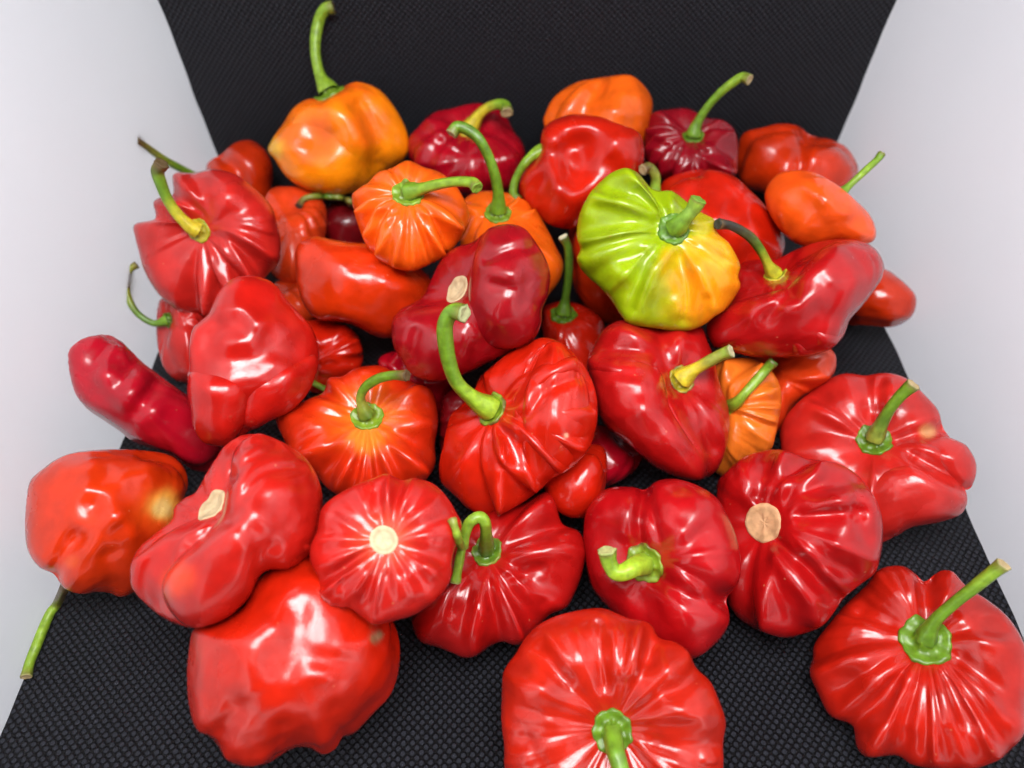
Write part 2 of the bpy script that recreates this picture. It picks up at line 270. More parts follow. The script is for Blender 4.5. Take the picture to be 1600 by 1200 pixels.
pep('p20', [(846,487),(855,476),(880,470),(912,478),(938,495),(945,515),(940,545),(925,580),(895,590),(865,570),(850,530)], c=(881,494), tilt=40, azi=95, col=RED, n=8, la=.03,
    cal=(24,G1), rim=G3, stem=dict(pts=[(881,494),(884,465),(888,435),(889,405),(887,385),(880,371)], r=7, cols=[G1,G3,G3,G3,G3], tip=(.6,.6,.4), flare=2.1, lift=[0,30,60]), label='small red pepper with slender dark green upright stem, left below the yellow-green one')
pep('p6', [(461,412),(462,390),(470,378),(492,369),(521,374),(546,378),(575,380),(600,388),(630,402),(655,418),(672,433),(680,455),(672,490),(650,515),(611,528),(586,525),(561,512),(546,506),(517,503),(492,497),(474,475),(464,444)], tilt=100, azi=60, col=SRED, n=5, la=.02, hr=.95, lump=.015, wr=.003,
    marks=[([(605,440),(635,452)],14,-7),([(560,470),(600,490)],22,5)], label='smooth kidney-shaped orange-red pepper left of the folded crimson one')
pep('p7', [(553,330),(552,306),(562,294),(575,284),(590,270),(613,261),(637,252),(662,260),(687,269),(709,286),(725,311),(732,336),(725,361),(714,381),(694,402),(662,418),(640,423),(616,419),(590,404),(571,381),(560,355)], c=(637,304), scal=1.5, tilt=38, azi=95, col=(0.800,0.1000,0.0040), n=13, la=0.15, wr=0.007,
    top=((.78,.12,.01),.4), cal=(28,G2), rim=G2, stem=dict(pts=[(637,304),(655,296),(685,288),(715,284),(738,286),(745,293)], r=8.5, cols=[G1,G2,G2,G2], tip=G2, flare=2.0), label='round bright orange pumpkin-ribbed pepper with pale green stem pointing right')
pep('p3', [(212,369),(214,350),(238,340),(240,318),(250,308),(268,300),(272,275),(300,270),(333,265),(367,273),(399,295),(424,323),(434,353),(439,381),(434,412),(417,433),(400,460),(370,485),(335,495),(308,492),(280,484),(255,467),(236,444),(221,412)], c=(312,360), scal=1.5, tilt=30, azi=190, col=PRED, n=9, la=0.13, hr=.6, wr=0.004,
    cal=(19,YEL), rim=G2, stem=dict(pts=[(312,360),(295,352),(275,332),(261,310),(252,288),(246,268),(252,256)], r=9, cols=[YEL,YEL,(.4,.4,.02),G1,G1,BRN], tip=BRN, flare=1.5), label='broad pinkish-red scalloped pepper at left with yellow-green curved stem')
pep('p36', [(106,555),(121,534),(142,525),(167,523),(188,532),(207,550),(223,566),(242,581),(267,600),(300,622),(340,650),(362,690),(352,715),(331,736),(300,735),(271,712),(236,700),(205,688),(189,675),(164,658),(133,636),(114,606)], cen=(215,630), tilt=100, azi=140, col=(.36,.003,.013), n=7, la=.02, hr=.95, lump=.02, wr=.003,
    marks=[([(165,585),(178,600),(190,612)],13,-7),([(200,590),(215,605)],12,-7),([(212,628),(236,642)],14,-8),([(185,565),(200,575)],10,6),([(140,600),(175,640),(200,670)],10,5),([(218,556),(185,600)],10,9),([(250,590),(212,645)],10,9),([(170,530),(140,580)],10,6)], label='elongated crimson pepper leaning on the left white panel')
pep('p37', [(39,825),(42,775),(48,750),(69,731),(87,718),(112,708),(150,703),(200,702),(237,705),(266,711),(284,725),(292,741),(294,762),(285,785),(275,830),(262,860),(240,895),(210,925),(187,933),(172,927),(150,925),(125,928),(100,919),(84,897),(62,887),(44,862)], tilt=105, azi=240, cen=(165,818), col=SRED, n=5, la=.03, hr=.9, lump=.03, wr=.004,
    spots=[(252,800,34,(.64,.06,.005)),(257,792,20,(.80,.36,.05)),(253,795,12,(.80,.52,.16)),(112,878,11,(.56,.05,.004))],
    marks=[([(85,898),(95,870),(118,842)],11,11),([(118,842),(140,820),(150,790)],14,8),([(138,765),(165,775),(178,800)],12,-9),([(150,820),(190,812),(205,835)],12,-9),([(195,745),(225,735)],12,-8),([(90,725),(110,735),(140,728)],12,-8),([(75,790),(70,830)],20,6),([(170,870),(185,920)],12,8)],
    stem=dict(pts=[(101,918),(92,938),(78,958),(66,985),(56,1010),(46,1035),(41,1056)], r=8, cols=[BRN,BRN,BRN,G2,G2,G2,G2,G2], tip=TAN, free=0, flare=1.5, lift=[0,-35,-55,-60], clamp=True), label='blocky red pepper at lower left with yellow blotch, pale green stem hanging down')
pep('p38', [(436,662),(441,644),(460,634),(480,622),(503,610),(513,592),(533,587),(552,577),(574,572),(599,573),(622,585),(649,597),(671,609),(681,631),(685,662),(681,694),(680,722),(670,742),(650,760),(600,775),(545,778),(515,766),(492,744),(461,719),(446,691)], c=(574,653), scal=1.5, tilt=28, azi=95, col=(.55,.020,.003), n=11, la=0.11, wr=0.018, top=((.76,.15,.01),.42), spots=[(574,690,22,(.8,.2,.02))],
    cal=(28,(.24,.38,.02)), rim=G1, stem=dict(pts=[(574,653),(568,640),(563,622),(570,606),(589,593),(613,587),(635,587)], r=8, cols=[G3,OLV,G1,G1,G1,BRN], tip=BRN, flare=1.9), label='orange-red star-ribbed pepper left of centre with short bent green stem over a wide green collar')
pep('p44', [(646,968),(655,950),(680,905),(700,860),(735,815),(785,790),(817,785),(849,771),(867,784),(880,816),(903,830),(914,856),(911,891),(899,925),(884,950),(861,962),(835,985),(812,1006),(784,1005),(766,1012),(744,1025),(725,1027),(703,1019),(681,1010),(658,1000)], c=(762,862), scal=1.3, tilt=22, azi=110, col=(0.371,0.0053,0.0046), n=9, la=0.08, wr=.02, marks=[([(800,870),(850,858),(890,850)],13,-8),([(800,900),(845,888)],8,6),([(730,900),(712,930),(705,955)],8,8),([(760,960),(765,985)],10,-6),([(740,950),(730,980)],18,-8),([(820,905),(850,940)],9,8)],
    cal=(28,G1), rim=OLV, stem=dict(pts=[(762,862),(760,838),(758,818),(749,808),(735,815),(727,832),(722,852)], r=9, cols=[G3,G1,G2,G2,G2,G2], tip=G2, flare=1.6, lift=[0,45,70,75,70,60]),
    stems=[dict(pts=[(722,852),(719,868),(716,885),(712,908)], r=8, cols=[G2,G2,G2], tip=TAN, free=95, flare=1.0, clamp=True, lift=[0,-5]), dict(pts=[(722,856),(716,842),(712,828),(707,813)], r=6, cols=[G2,G2,OLV], tip=OLV, free=95, flare=1.2, lift=[0,0])], label='flat wide red pepper at lower centre with forked curled-over green stem')
pep('p32', [(292,1050),(297,1010),(305,984),(326,974),(350,962),(375,945),(395,915),(430,885),(480,868),(535,872),(575,910),(605,955),(620,985),(625,1020),(621,1055),(608,1088),(582,1117),(555,1145),(535,1153),(525,1168),(505,1178),(485,1170),(463,1170),(440,1180),(420,1192),(387,1197),(355,1187),(342,1168),(328,1152),(308,1140),(295,1100)], crk=0.012, scal=1.25, tilt=95, azi=75, col=(.45,.011,.002), n=6, la=.02, hr=.8, lump=0.045, wr=.003, bdent=.0,
    marks=[([(470,955),(462,1000),(452,1050)],24,8),([(375,1000),(425,985)],17,-8),([(385,1045),(400,1062)],20,-8),([(540,1012),(570,1002)],13,-7),([(470,1062),(510,1055)],11,-5),([(500,1030),(540,1035)],12,5),([(335,1160),(365,1110)],12,6),([(437,1185),(440,1140)],12,6),([(545,1155),(525,1110)],12,6),([(455,915)],18,-6)],
    spots=[(585,997,7,(.2,.11,.05)),(592,992,5,(.3,.2,.1))], label='large lumpy red pepper at the bottom left resting underside up on the black cloth')
pep('p26', [(1219,687),(1225,656),(1250,625),(1287,597),(1319,584),(1350,586),(1375,583),(1397,585),(1419,594),(1437,609),(1456,628),(1468,645),(1475,668),(1490,690),(1500,712),(1508,735),(1503,760),(1498,775),(1482,800),(1462,812),(1425,825),(1395,840),(1360,850),(1310,830),(1262,790),(1228,735)], c=(1366,690), scal=1.3, tilt=20, azi=85, col=PRED, n=8, la=0.11, hr=.5, wr=0.008,
    marks=[([(1470,672),(1430,678),(1400,688)],8,10),([(1390,725),(1440,740),(1490,760)],20,-10),([(1508,762),(1470,740),(1430,712)],9,9),([(1370,600),(1370,640)],13,12),([(1300,640),(1320,655)],13,-7),([(1390,605),(1385,630)],9,-7),([(1440,700),(1490,715)],10,-7),([(1300,740),(1340,800)],16,8)],
    spots=[(1450,674,10,(.55,.25,.10))], lobes=[dict(off=12, out=[(1290,795),(1340,745),(1420,715),(1460,722),(1495,745),(1510,775),(1505,797),(1492,808),(1462,818),(1425,825),(1395,840),(1360,850),(1320,830)]), dict(off=3, out=[(1415,695),(1455,677),(1500,690),(1517,705),(1526,728),(1522,752),(1508,765),(1470,757),(1430,735)])],
    cal=(27,G1), rim=G1, stem=dict(pts=[(1366,690),(1376,665),(1390,640),(1408,618),(1426,602)], r=9.5, cols=[OLV,G3,G1,G1], tip=TAN, flare=1.6), label='broad dusky red star-shaped pepper by the right panel with slanting green stem')
pep('p34', [(1268,1054),(1270,1030),(1273,1008),(1287,983),(1317,945),(1350,915),(1375,893),(1408,887),(1429,895),(1445,904),(1467,895),(1487,897),(1508,914),(1542,936),(1571,961),(1592,990),(1604,1020),(1608,1055),(1606,1095),(1600,1145),(1572,1178),(1550,1192),(1517,1202),(1467,1203),(1425,1196),(1400,1184),(1358,1179),(1339,1162),(1328,1137),(1300,1120),(1283,1092)], c=(1446,1004), scal=1.7, tilt=16, azi=85, col=(0.424,0.0106,0.0040), n=13, la=0.08, hr=.52, wr=0.018,
    marks=[([(1445,905),(1448,940),(1448,965)],11,11),([(1350,955),(1385,975)],12,8),([(1320,1025),(1345,1030)],16,-9),([(1395,1040),(1365,1060)],16,-9),([(1530,960),(1560,985)],12,8),([(1500,1030),(1545,1070),(1575,1110)],10,9),([(1480,1060),(1520,1130)],8,8),([(1465,1060),(1475,1130)],8,-7),([(1430,1060),(1425,1130)],8,-6),([(1400,1070),(1380,1120)],9,7)],
    cal=(36,(.15,.29,.012)), rim=G3, stem=dict(pts=[(1444,1004),(1452,985),(1465,966),(1492,942),(1520,920),(1545,900),(1567,883)], r=9.5, cols=[G3,G1,G1,G1,G2,G2], tip=TAN, flare=1.4), label='large glossy red pepper at the bottom right corner with straight green stem and star-shaped collar')
pep('p24', [(1110,640),(1112,590),(1122,568),(1145,560),(1175,560),(1200,573),(1218,600),(1221,628),(1217,655),(1212,680),(1206,700),(1190,712),(1162,727),(1135,744),(1115,735),(1105,700)], c=(1136,640), tilt=35, azi=180, col=(0.704,0.1496,0.0132), n=11, la=.11, wr=0.018,
    stem=dict(pts=[(1136,640),(1150,630),(1168,610),(1185,591),(1200,574),(1208,566)], r=8, cols=[G2,G2,G2,G3], tip=G3, lift=[0,20,30]), label='orange crinkle-ribbed pepper with pale green stem, wedged right of centre')
pep('p27', [(1119,780),(1122,752),(1138,734),(1162,714),(1194,704),(1225,703),(1258,716),(1266,717),(1303,722),(1331,735),(1350,753),(1364,772),(1376,798),(1380,833),(1375,872),(1366,896),(1342,915),(1318,935),(1300,962),(1285,978),(1262,988),(1225,997),(1183,984),(1155,967),(1136,940),(1120,890),(1113,830)], c=(1195,817), tilt=30, azi=165, col=(0.358,0.0040,0.0046), n=9, la=.08, hr=.66, wr=.02,
    marks=[([(1197,715),(1195,745),(1180,775)],10,12),([(1252,806),(1290,803),(1345,800)],9,13),([(1215,850),(1265,880),(1325,890)],12,10),([(1245,755),(1275,740)],14,-7),([(1265,780),(1300,775)],11,-5),([(1260,865),(1290,890)],15,-8),([(1220,870),(1245,910),(1270,935)],11,-9),([(1318,790),(1325,825),(1310,845)],12,-7),([(1345,760),(1340,800),(1355,840)],8,6),([(1190,760),(1170,775)],10,-6),([(1175,850),(1165,900)],18,6)],
    scar=(27,(.60,.33,.16)), label='deep red pepper at right of centre with a round orange-cream scar and wrinkled shiny skin')
pep('p28', [(914,869),(911,837),(916,797),(937,770),(959,761),(991,761),(1008,765),(1025,752),(1053,748),(1087,757),(1119,777),(1137,806),(1152,844),(1158,884),(1153,912),(1135,936),(1140,960),(1137,980),(1116,1008),(1084,1029),(1040,1025),(1000,1000),(959,958),(934,931),(921,906)], c=(1008,880), tilt=26, azi=190, col=(0.344,0.0034,0.0053), n=5, la=.04, hr=.8, wr=.006,
    marks=[([(998,850),(997,810),(1006,768)],9,15),([(1030,905),(1085,935),(1135,940)],13,15),([(1060,790),(1085,785)],20,-8),([(1045,820),(1065,835)],12,-5),([(1085,870),(1110,890)],30,-10),([(1020,870),(1060,855),(1100,830)],12,7),([(985,790),(980,830)],14,-6),([(1000,930),(1030,970)],16,6)],
    cal=(33,(.26,.40,.02)), rim=BRN, stem=dict(pts=[(1004,882),(990,886),(974,894),(960,893),(951,878),(948,862)], r=13, cols=[G2,(.3,.45,.02),(.3,.45,.02),G2,G2], tip=(.4,.4,.15), flare=1.5, lift=[0,35,40,40,45]), label='smooth dark red four-lobed pepper at lower centre with stubby upturned green stem')
pep('p33', [(783,1090),(782,1130),(786,1169),(788,1200),(800,1240),(830,1285),(885,1318),(950,1330),(1020,1318),(1085,1288),(1118,1240),(1130,1200),(1131,1162),(1133,1128),(1124,1097),(1110,1066),(1088,1041),(1076,1020),(1055,1003),(1031,994),(1014,974),(980,964),(950,953),(922,951),(881,959),(850,972),(825,992),(806,1020),(788,1050)], c=(957,1141), scal=1.5, tilt=15, azi=255, col=(0.437,0.0132,0.0040), n=13, la=0.07, hr=.52, wr=0.018,
    marks=[([(935,975),(938,1020),(945,1070)],9,10),([(960,985),(965,1050)],8,-6),([(1000,980),(995,1010),(985,1050)],9,-8),([(1015,985),(1010,1030)],8,8),([(845,1015),(875,1050),(885,1060)],10,7),([(1030,1010),(1050,1060)],11,-7),([(810,1100),(860,1120)],12,-7),([(1040,1100),(1090,1120)],12,-7),([(1020,1160),(1090,1180)],9,7),([(820,1150),(850,1200)],10,6),([(835,1050),(850,1070)],12,-7),([(890,1000),(900,1030)],16,-4)],
    cal=(33,(.15,.29,.012)), rim=G3, stem=dict(pts=[(957,1141),(960,1165),(967,1190),(975,1215),(985,1250)], r=14, cols=[G1,G1,G1,G2], tip=TAN, flare=1.3, lift=[0,40,55,60]), label='big bright red wrinkled pepper at the bottom centre edge, green collar and stem')
pep('p29', [(485,856),(486,881),(497,905),(500,926),(514,943),(530,950),(546,953),(566,966),(586,975),(617,970),(649,960),(680,938),(702,908),(709,869),(720,825),(714,804),(699,778),(677,757),(649,747),(628,748),(605,741),(583,747),(555,757),(524,775),(503,796),(494,828)], pen=5, c=(600,844), scal=1.5, tilt=12, azi=150, top=((.72,.09,.04),.28), col=(0.410,0.0093,0.0059), n=12, la=0.09, hr=.62, wr=.016, dent=.2,
    marks=[([(585,800),(587,770)],8,6),([(520,805),(555,828)],9,8),([(510,830),(550,835)],10,-5),([(530,910),(550,880),(565,865)],9,7),([(560,920),(572,900)],12,-7),([(635,905),(640,925)],13,-7),([(668,885),(678,895)],9,-6),([(640,860),(690,870)],10,5),([(600,900),(590,960)],8,6),([(640,800),(670,780)],8,5)],
    scar=(20,(.54,.42,.25)), label='round red radially wrinkled pepper at lower centre left with a neat cream button scar')
pep('p35', [(296,575),(296,540),(302,512),(325,490),(340,458),(361,437),(386,430),(411,434),(433,447),(449,469),(470,491),(487,512),(497,537),(499,562),(492,591),(480,616),(455,642),(424,657),(392,672),(361,694),(342,698),(317,691),(302,669),(298,641),(292,610)], tilt=95, azi=170, col=(0.410,0.0073,0.0040), n=4, la=.02, hr=1.0, thin=.62, lump=.02, wr=.002, bdent=0,
    marks=[([(350,482),(380,484),(400,505)],13,-11),([(355,535),(390,535)],13,-9),([(330,600),(355,600)],20,-10),([(405,595),(435,600)],20,-11),([(430,570),(450,580)],12,-7),([(415,510),(440,520)],14,-5),([(340,510),(325,540)],12,5)], lobes=[dict(off=17, thin=1.1, out=[(293,600),(298,578),(340,572),(380,584),(400,618),(385,660),(361,694),(342,698),(317,691),(302,669),(298,641)]), dict(off=14, thin=1.0, out=[(362,610),(385,588),(440,566),(480,550),(498,562),(492,591),(480,616),(455,642),(424,657),(392,672),(362,660)])], label='tall bonnet-shaped bright red pepper with two puffed lower lobes, left of centre')
pep('p22', [(705,647),(722,632),(740,610),(749,591),(770,571),(796,550),(825,535),(849,527),(874,534),(899,555),(917,578),(930,609),(934,640),(931,672),(918,704),(892,731),(861,750),(836,772),(808,791),(774,808),(755,806),(730,794),(711,775),(689,754),(686,725),(692,697),(698,668)], c=(773,642), tilt=42, azi=160, col=RED, n=10, la=.10, hr=.58, wr=0.009,
    marks=[([(800,625),(830,570),(850,545)],9,9),([(825,650),(855,610),(900,590)],8,8),([(765,690),(760,740),(770,790)],9,3),([(790,680),(810,720)],11,7),([(850,655),(880,660)],20,-6),([(770,700),(778,735)],9,-7)],
    spots=[(885,680,4,(.75,.4,.25))], lobes=[dict(off=30, wr=.012, la=.05, n=9, out=[(796,628),(812,590),(845,542),(874,534),(899,555),(917,578),(930,609),(934,640),(931,672),(918,704),(892,731),(861,750),(836,770),(815,745),(806,700),(798,660)])],
    cal=(31,(.26,.40,.02)), rim=BRN, stem=dict(pts=[(771,642),(742,624),(715,598),(702,565),(696,530),(696,505),(707,487),(724,490)], r=12.5, cols=[(.26,.40,.02),(.24,.38,.02),G1,G1,G1,G1], tip=(.4,.42,.2), flare=1.7), label='large ribbed red pepper at the centre with thick bright green hook-shaped stem')
pep('p23', [(917,566),(928,540),(940,518),(957,505),(980,499),(1010,506),(1040,510),(1075,508),(1097,512),(1106,534),(1116,560),(1125,600),(1137,631),(1140,662),(1135,700),(1120,735),(1094,750),(1062,747),(1025,731),(1000,710),(980,692),(953,670),(934,645),(924,600)], c=(1062,594), tilt=42, azi=30, col=(0.378,0.0053,0.0053), n=7, la=.05, hr=.62,
    marks=[([(1032,520),(1040,560),(1060,610),(1085,660),(1115,700)],12,10),([(975,545),(1010,550)],12,5),([(960,572),(990,575)],9,-5),([(965,598),(1000,600)],9,-5),([(1005,640)],17,-9),([(1045,690)],16,-5),([(970,522),(1010,530)],12,-7)],
    lobes=[dict(off=36, hr=.75, out=[(917,568),(935,552),(975,543),(1010,551),(1034,578),(1046,615),(1058,650),(1085,690),(1103,722),(1094,749),(1062,747),(1025,731),(1000,710),(980,692),(953,670),(934,645),(924,600)])],
    cal=(24,YEL), rim=BRN, stem=dict(pts=[(1062,594),(1078,582),(1096,571),(1112,562),(1127,554),(1141,549)], r=10, cols=[YEL,YEL,YEL,OLV,OLV,G2], tip=(.5,.45,.25), flare=1.8), label='red pepper with a thick front fold and short yellow stem, centre right')
pep('p17', [(1106,512),(1107,495),(1120,465),(1135,435),(1160,410),(1190,405),(1216,403),(1243,390),(1275,378),(1312,373),(1344,375),(1366,387),(1379,406),(1381,425),(1371,447),(1350,475),(1328,500),(1318,525),(1300,544),(1275,553),(1241,558),(1194,559),(1150,552),(1116,535)], c=(1213,434), tilt=60, azi=115, cen=(1245,475), col=(0.371,0.0046,0.0053), n=8, la=.05, hr=.62,
    marks=[([(1175,490),(1180,475)],13,-9),([(1210,470),(1240,480),(1275,462)],13,-10),([(1255,430),(1280,420)],15,-9),([(1300,442)],10,-7),([(1305,400)],14,-7),([(1330,440),(1315,500),(1290,540)],10,-6),([(1195,500),(1230,460)],8,6),([(1290,450),(1270,500)],16,6)],
    lobes=[dict(off=26, hr=.75, out=[(1118,545),(1104,522),(1108,497),(1128,478),(1152,468),(1182,460),(1215,451),(1240,437),(1262,407),(1290,384),(1312,375),(1344,377),(1366,389),(1378,408),(1380,425),(1371,447),(1350,475),(1328,500),(1316,525),(1300,543),(1275,552),(1241,557),(1194,558),(1150,550),(1125,540)])],
    cal=(19,(.40,.38,.03)), rim=YEL, stem=dict(pts=[(1215,436),(1203,418),(1190,393),(1175,373),(1155,359),(1138,352),(1122,350)], r=7.5, cols=[(.42,.42,.02),(.35,.36,.02),G3,(.06,.07,.02),BLK,BLK], tip=BLK, flare=1.8), label='very glossy red pepper at right with curved stem blackened at the tip')
pep('p19', [(611,519),(614,497),(630,480),(658,466),(672,440),(689,406),(711,387),(738,378),(758,362),(774,353),(799,350),(821,358),(838,380),(852,403),(860,431),(855,464),(847,483),(845,508),(830,534),(792,553),(758,569),(725,585),(700,594),(674,595),(645,586),(629,566),(616,544)], c=(717,455), tilt=50, azi=140, cen=(745,480), col=(0.265,0.0027,0.0066), n=6, la=.04, hr=.62,
    marks=[([(650,520),(640,560)],9,7),([(640,505),(630,530)],12,-5),([(760,405),(800,390),(830,385)],8,8),([(775,425),(800,430)],13,-6),([(770,445),(800,450)],9,5),([(770,495),(775,500)],18,-7),([(690,540)],22,-6),([(745,540),(740,570)],9,5),([(825,440),(820,470)],12,5)],
    lobes=[dict(off=10, hr=.85, out=[(612,519),(614,500),(640,482),(690,474),(735,478),(775,505),(790,552),(758,569),(725,585),(700,594),(674,595),(645,586),(629,566),(616,544)]), dict(off=58, hr=.8, out=[(758,362),(774,353),(799,350),(821,358),(838,380),(852,403),(860,431),(855,464),(847,483),(845,508),(830,534),(805,545),(775,545),(752,530),(738,500),(732,470),(735,430),(743,392)])],
    scar=(22,(.52,.39,.22)), label='folded glossy crimson pepper at the centre with a pale scar beside its raised front lobe')
pep('p31', [(203,905),(206,875),(219,853),(237,837),(268,812),(271,794),(287,779),(306,768),(325,734),(337,716),(350,697),(375,681),(397,678),(422,682),(453,697),(478,716),(494,741),(503,770),(504,800),(500,837),(487,862),(469,880),(450,891),(422,891),(405,902),(392,930),(375,950),(350,969),(312,981),(281,977),(250,962),(228,944),(210,925)], c=(335,793), tilt=50, azi=140, cen=(355,835), col=(0.410,0.0093,0.0053), n=9, la=.06, hr=.6, wr=.022,
    marks=[([(380,775),(410,740),(470,730)],8,8),([(350,760),(380,725),(430,700)],7,7),([(365,745),(370,705),(400,690)],7,6),([(372,800),(330,830),(300,850)],10,8),([(430,765),(450,770)],16,-7),([(400,805),(412,815)],15,-8),([(365,835),(375,850)],14,-8),([(235,870),(225,905),(245,945)],10,7),([(420,860),(400,895)],12,7)],
    lobes=[dict(off=42, hr=.7, out=[(365,702),(397,678),(422,682),(453,697),(478,716),(494,741),(503,770),(504,800),(500,837),(487,862),(469,880),(450,891),(422,891),(405,902),(392,930),(375,950),(350,969),(312,981),(285,975),(262,950),(252,920),(262,890),(290,858),(325,827),(347,803),(354,770),(360,735)])],
    spots=[(275,905,22,(.58,.035,.006))], scar=(24,(.52,.39,.22)), label='curved red pepper at lower left with a wrinkled rolled rim and small cream scar')
pep('p16', [(901,372),(903,346),(909,326),(922,302),(937,286),(955,272),(975,265),(990,267),(1004,276),(1013,288),(1030,296),(1050,298),(1070,312),(1083,322),(1100,334),(1116,344),(1122,362),(1138,378),(1148,395),(1156,415),(1153,431),(1156,445),(1146,466),(1132,484),(1116,495),(1100,507),(1080,515),(1060,517),(1025,514),(985,506),(969,491),(956,472),(937,450),(912,425),(902,405),(906,390)], c=(1052,359), scal=1.3, tilt=20, azi=40, col=LIME, n=8, la=0.1, hr=.6, wr=0.013,
    spots=[(1070,440,22,(.75,.30,.006)),(1125,430,66,(.84,.24,.004)),(1105,470,42,(.84,.28,.004)),(1092,395,24,(.80,.30,.006)),(1125,385,40,(.80,.34,.006)),(1095,350,24,(.55,.46,.01))],
    marks=[([(1035,380),(1000,430),(985,480)],10,9),([(1060,400),(1075,450),(1070,500)],9,9),([(1025,350),(980,330),(930,325)],10,7),([(1025,365),(960,375),(912,390)],10,10),([(1000,395),(955,415),(930,430)],11,7),([(1030,340),(1000,300)],10,8),([(975,310),(1000,330)],12,-6),([(965,420),(980,430)],13,-8),([(1045,395),(1025,420)],11,-7),([(1100,415),(1125,445)],12,-8),([(1020,450),(1030,450)],11,-5),([(1055,475),(1058,485)],10,-6),([(1095,380),(1130,400)],8,7),([(1105,470),(1098,505)],8,7)],
    cal=(27,(.14,.30,.02)), rim=G3, stem=dict(pts=[(1052,360),(1062,350),(1074,337),(1084,325),(1091,313)], r=11, cols=[G1,(.14,.28,.02),(.2,.34,.04),G2], tip=G1, flare=1.6, lift=[0,30,45]), label='lime green and yellow-orange ripening pepper with short thick green stem, the only green one')


# ------------------------------------------------------------------ shape tools
def noise3(p, seed, k=1.0, octs=2):
    r = np.random.default_rng(seed); s = np.zeros(len(p)); amp = 1; tot = 0
    for o in range(octs):
        for _ in range(5):
            d = r.normal(size=3); d *= k * (2 ** o) * (.7 + .6 * r.random()) / np.linalg.norm(d)
            s += amp * np.sin(p @ d + r.random() * 6.28)
        tot += amp * 1.9; amp *= .5
    return s / tot
def catmull(pts, n, closed=False):
    pts = np.asarray(pts, float); m = len(pts); res = []
    segs = m if closed else m - 1
    for i in range(segs):
        if closed: p0, p1, p2, p3 = pts[(i - 1) % m], pts[i], pts[(i + 1) % m], pts[(i + 2) % m]
        else:
            p1, p2 = pts[i], pts[i + 1]
            p0 = pts[i - 1] if i else 2 * p1 - p2
            p3 = pts[i + 2] if i + 2 < m else 2 * p2 - p1
        for s in np.arange(n) / n:
            res.append(.5 * (2 * p1 + (p2 - p0) * s + (2 * p0 - 5 * p1 + 4 * p2 - p3) * s * s + (3 * p1 - p0 - 3 * p2 + p3) * s ** 3))
    if not closed: res.append(pts[-1])
    return np.array(res)
def centroid(p):
    x, y = p[:, 0], p[:, 1]; x1, y1 = np.roll(x, -1), np.roll(y, -1); c = x * y1 - x1 * y; A = c.sum() / 2
    return np.array([((x + x1) * c).sum() / (6 * A), ((y + y1) * c).sum() / (6 * A)])
def ray(px):
    return FWD + (px[0] - 800) / F * RIGHT + (600 - px[1]) / F * UP
def rays(px):
    return FWD[None] + ((px[:, 0] - 800) / F)[:, None] * RIGHT + ((600 - px[:, 1]) / F)[:, None] * UP
def smooth_per(a, sig):
    n = len(a); x = np.arange(n); x = np.minimum(x, n - x); k = np.exp(-.5 * (x / sig) ** 2); k /= k.sum()
    return np.real(np.fft.ifft(np.fft.fft(a) * np.fft.fft(k)))
NA = 360
def radial_of(poly):
    """largest radius of a closed polygon along NA directions from the origin"""
    a0, a1 = poly, np.roll(poly, -1, axis=0); ang = np.arange(NA) / NA * 2 * np.pi
    R = np.zeros(NA)
    for i, a in enumerate(ang):
        d = np.array([math.cos(a), math.sin(a)]); n = np.array([-d[1], d[0]])
        s0, s1 = a0 @ n, a1 @ n; hit = (s0 * s1 <= 0) & (s0 != s1)
        tt = s0[hit] / (s0[hit] - s1[hit]); q = a0[hit] + (a1[hit] - a0[hit]) * tt[:, None]; v = q @ d
        R[i] = v.max() if len(v) and v.max() > 0 else np.nan
    if np.isnan(R).any():
        ok = ~np.isnan(R); R = np.interp(np.arange(NA), np.arange(NA)[ok], R[ok], period=NA)
    return R
def lookup(tab, ang):
    f = (ang / (2 * np.pi) * NA) % NA; i = np.floor(f).astype(int) % NA; fr = f - np.floor(f)
    return tab[i] * (1 - fr) + tab[(i + 1) % NA] * fr

NT, NP = 96, 168
th = np.linspace(0, np.pi, NT); ph = np.arange(NP) / NP * 2 * np.pi
TH, PH = np.meshgrid(th, ph, indexing='ij'); TH, PH = TH.ravel(), PH.ravel()
GQ = []
for i in range(NT - 1):
    for j in range(NP):
        a = i * NP + j; b2 = i * NP + (j + 1) % NP
        GQ.append((a, a + NP, b2 + NP, b2))
GQ = np.array(GQ)

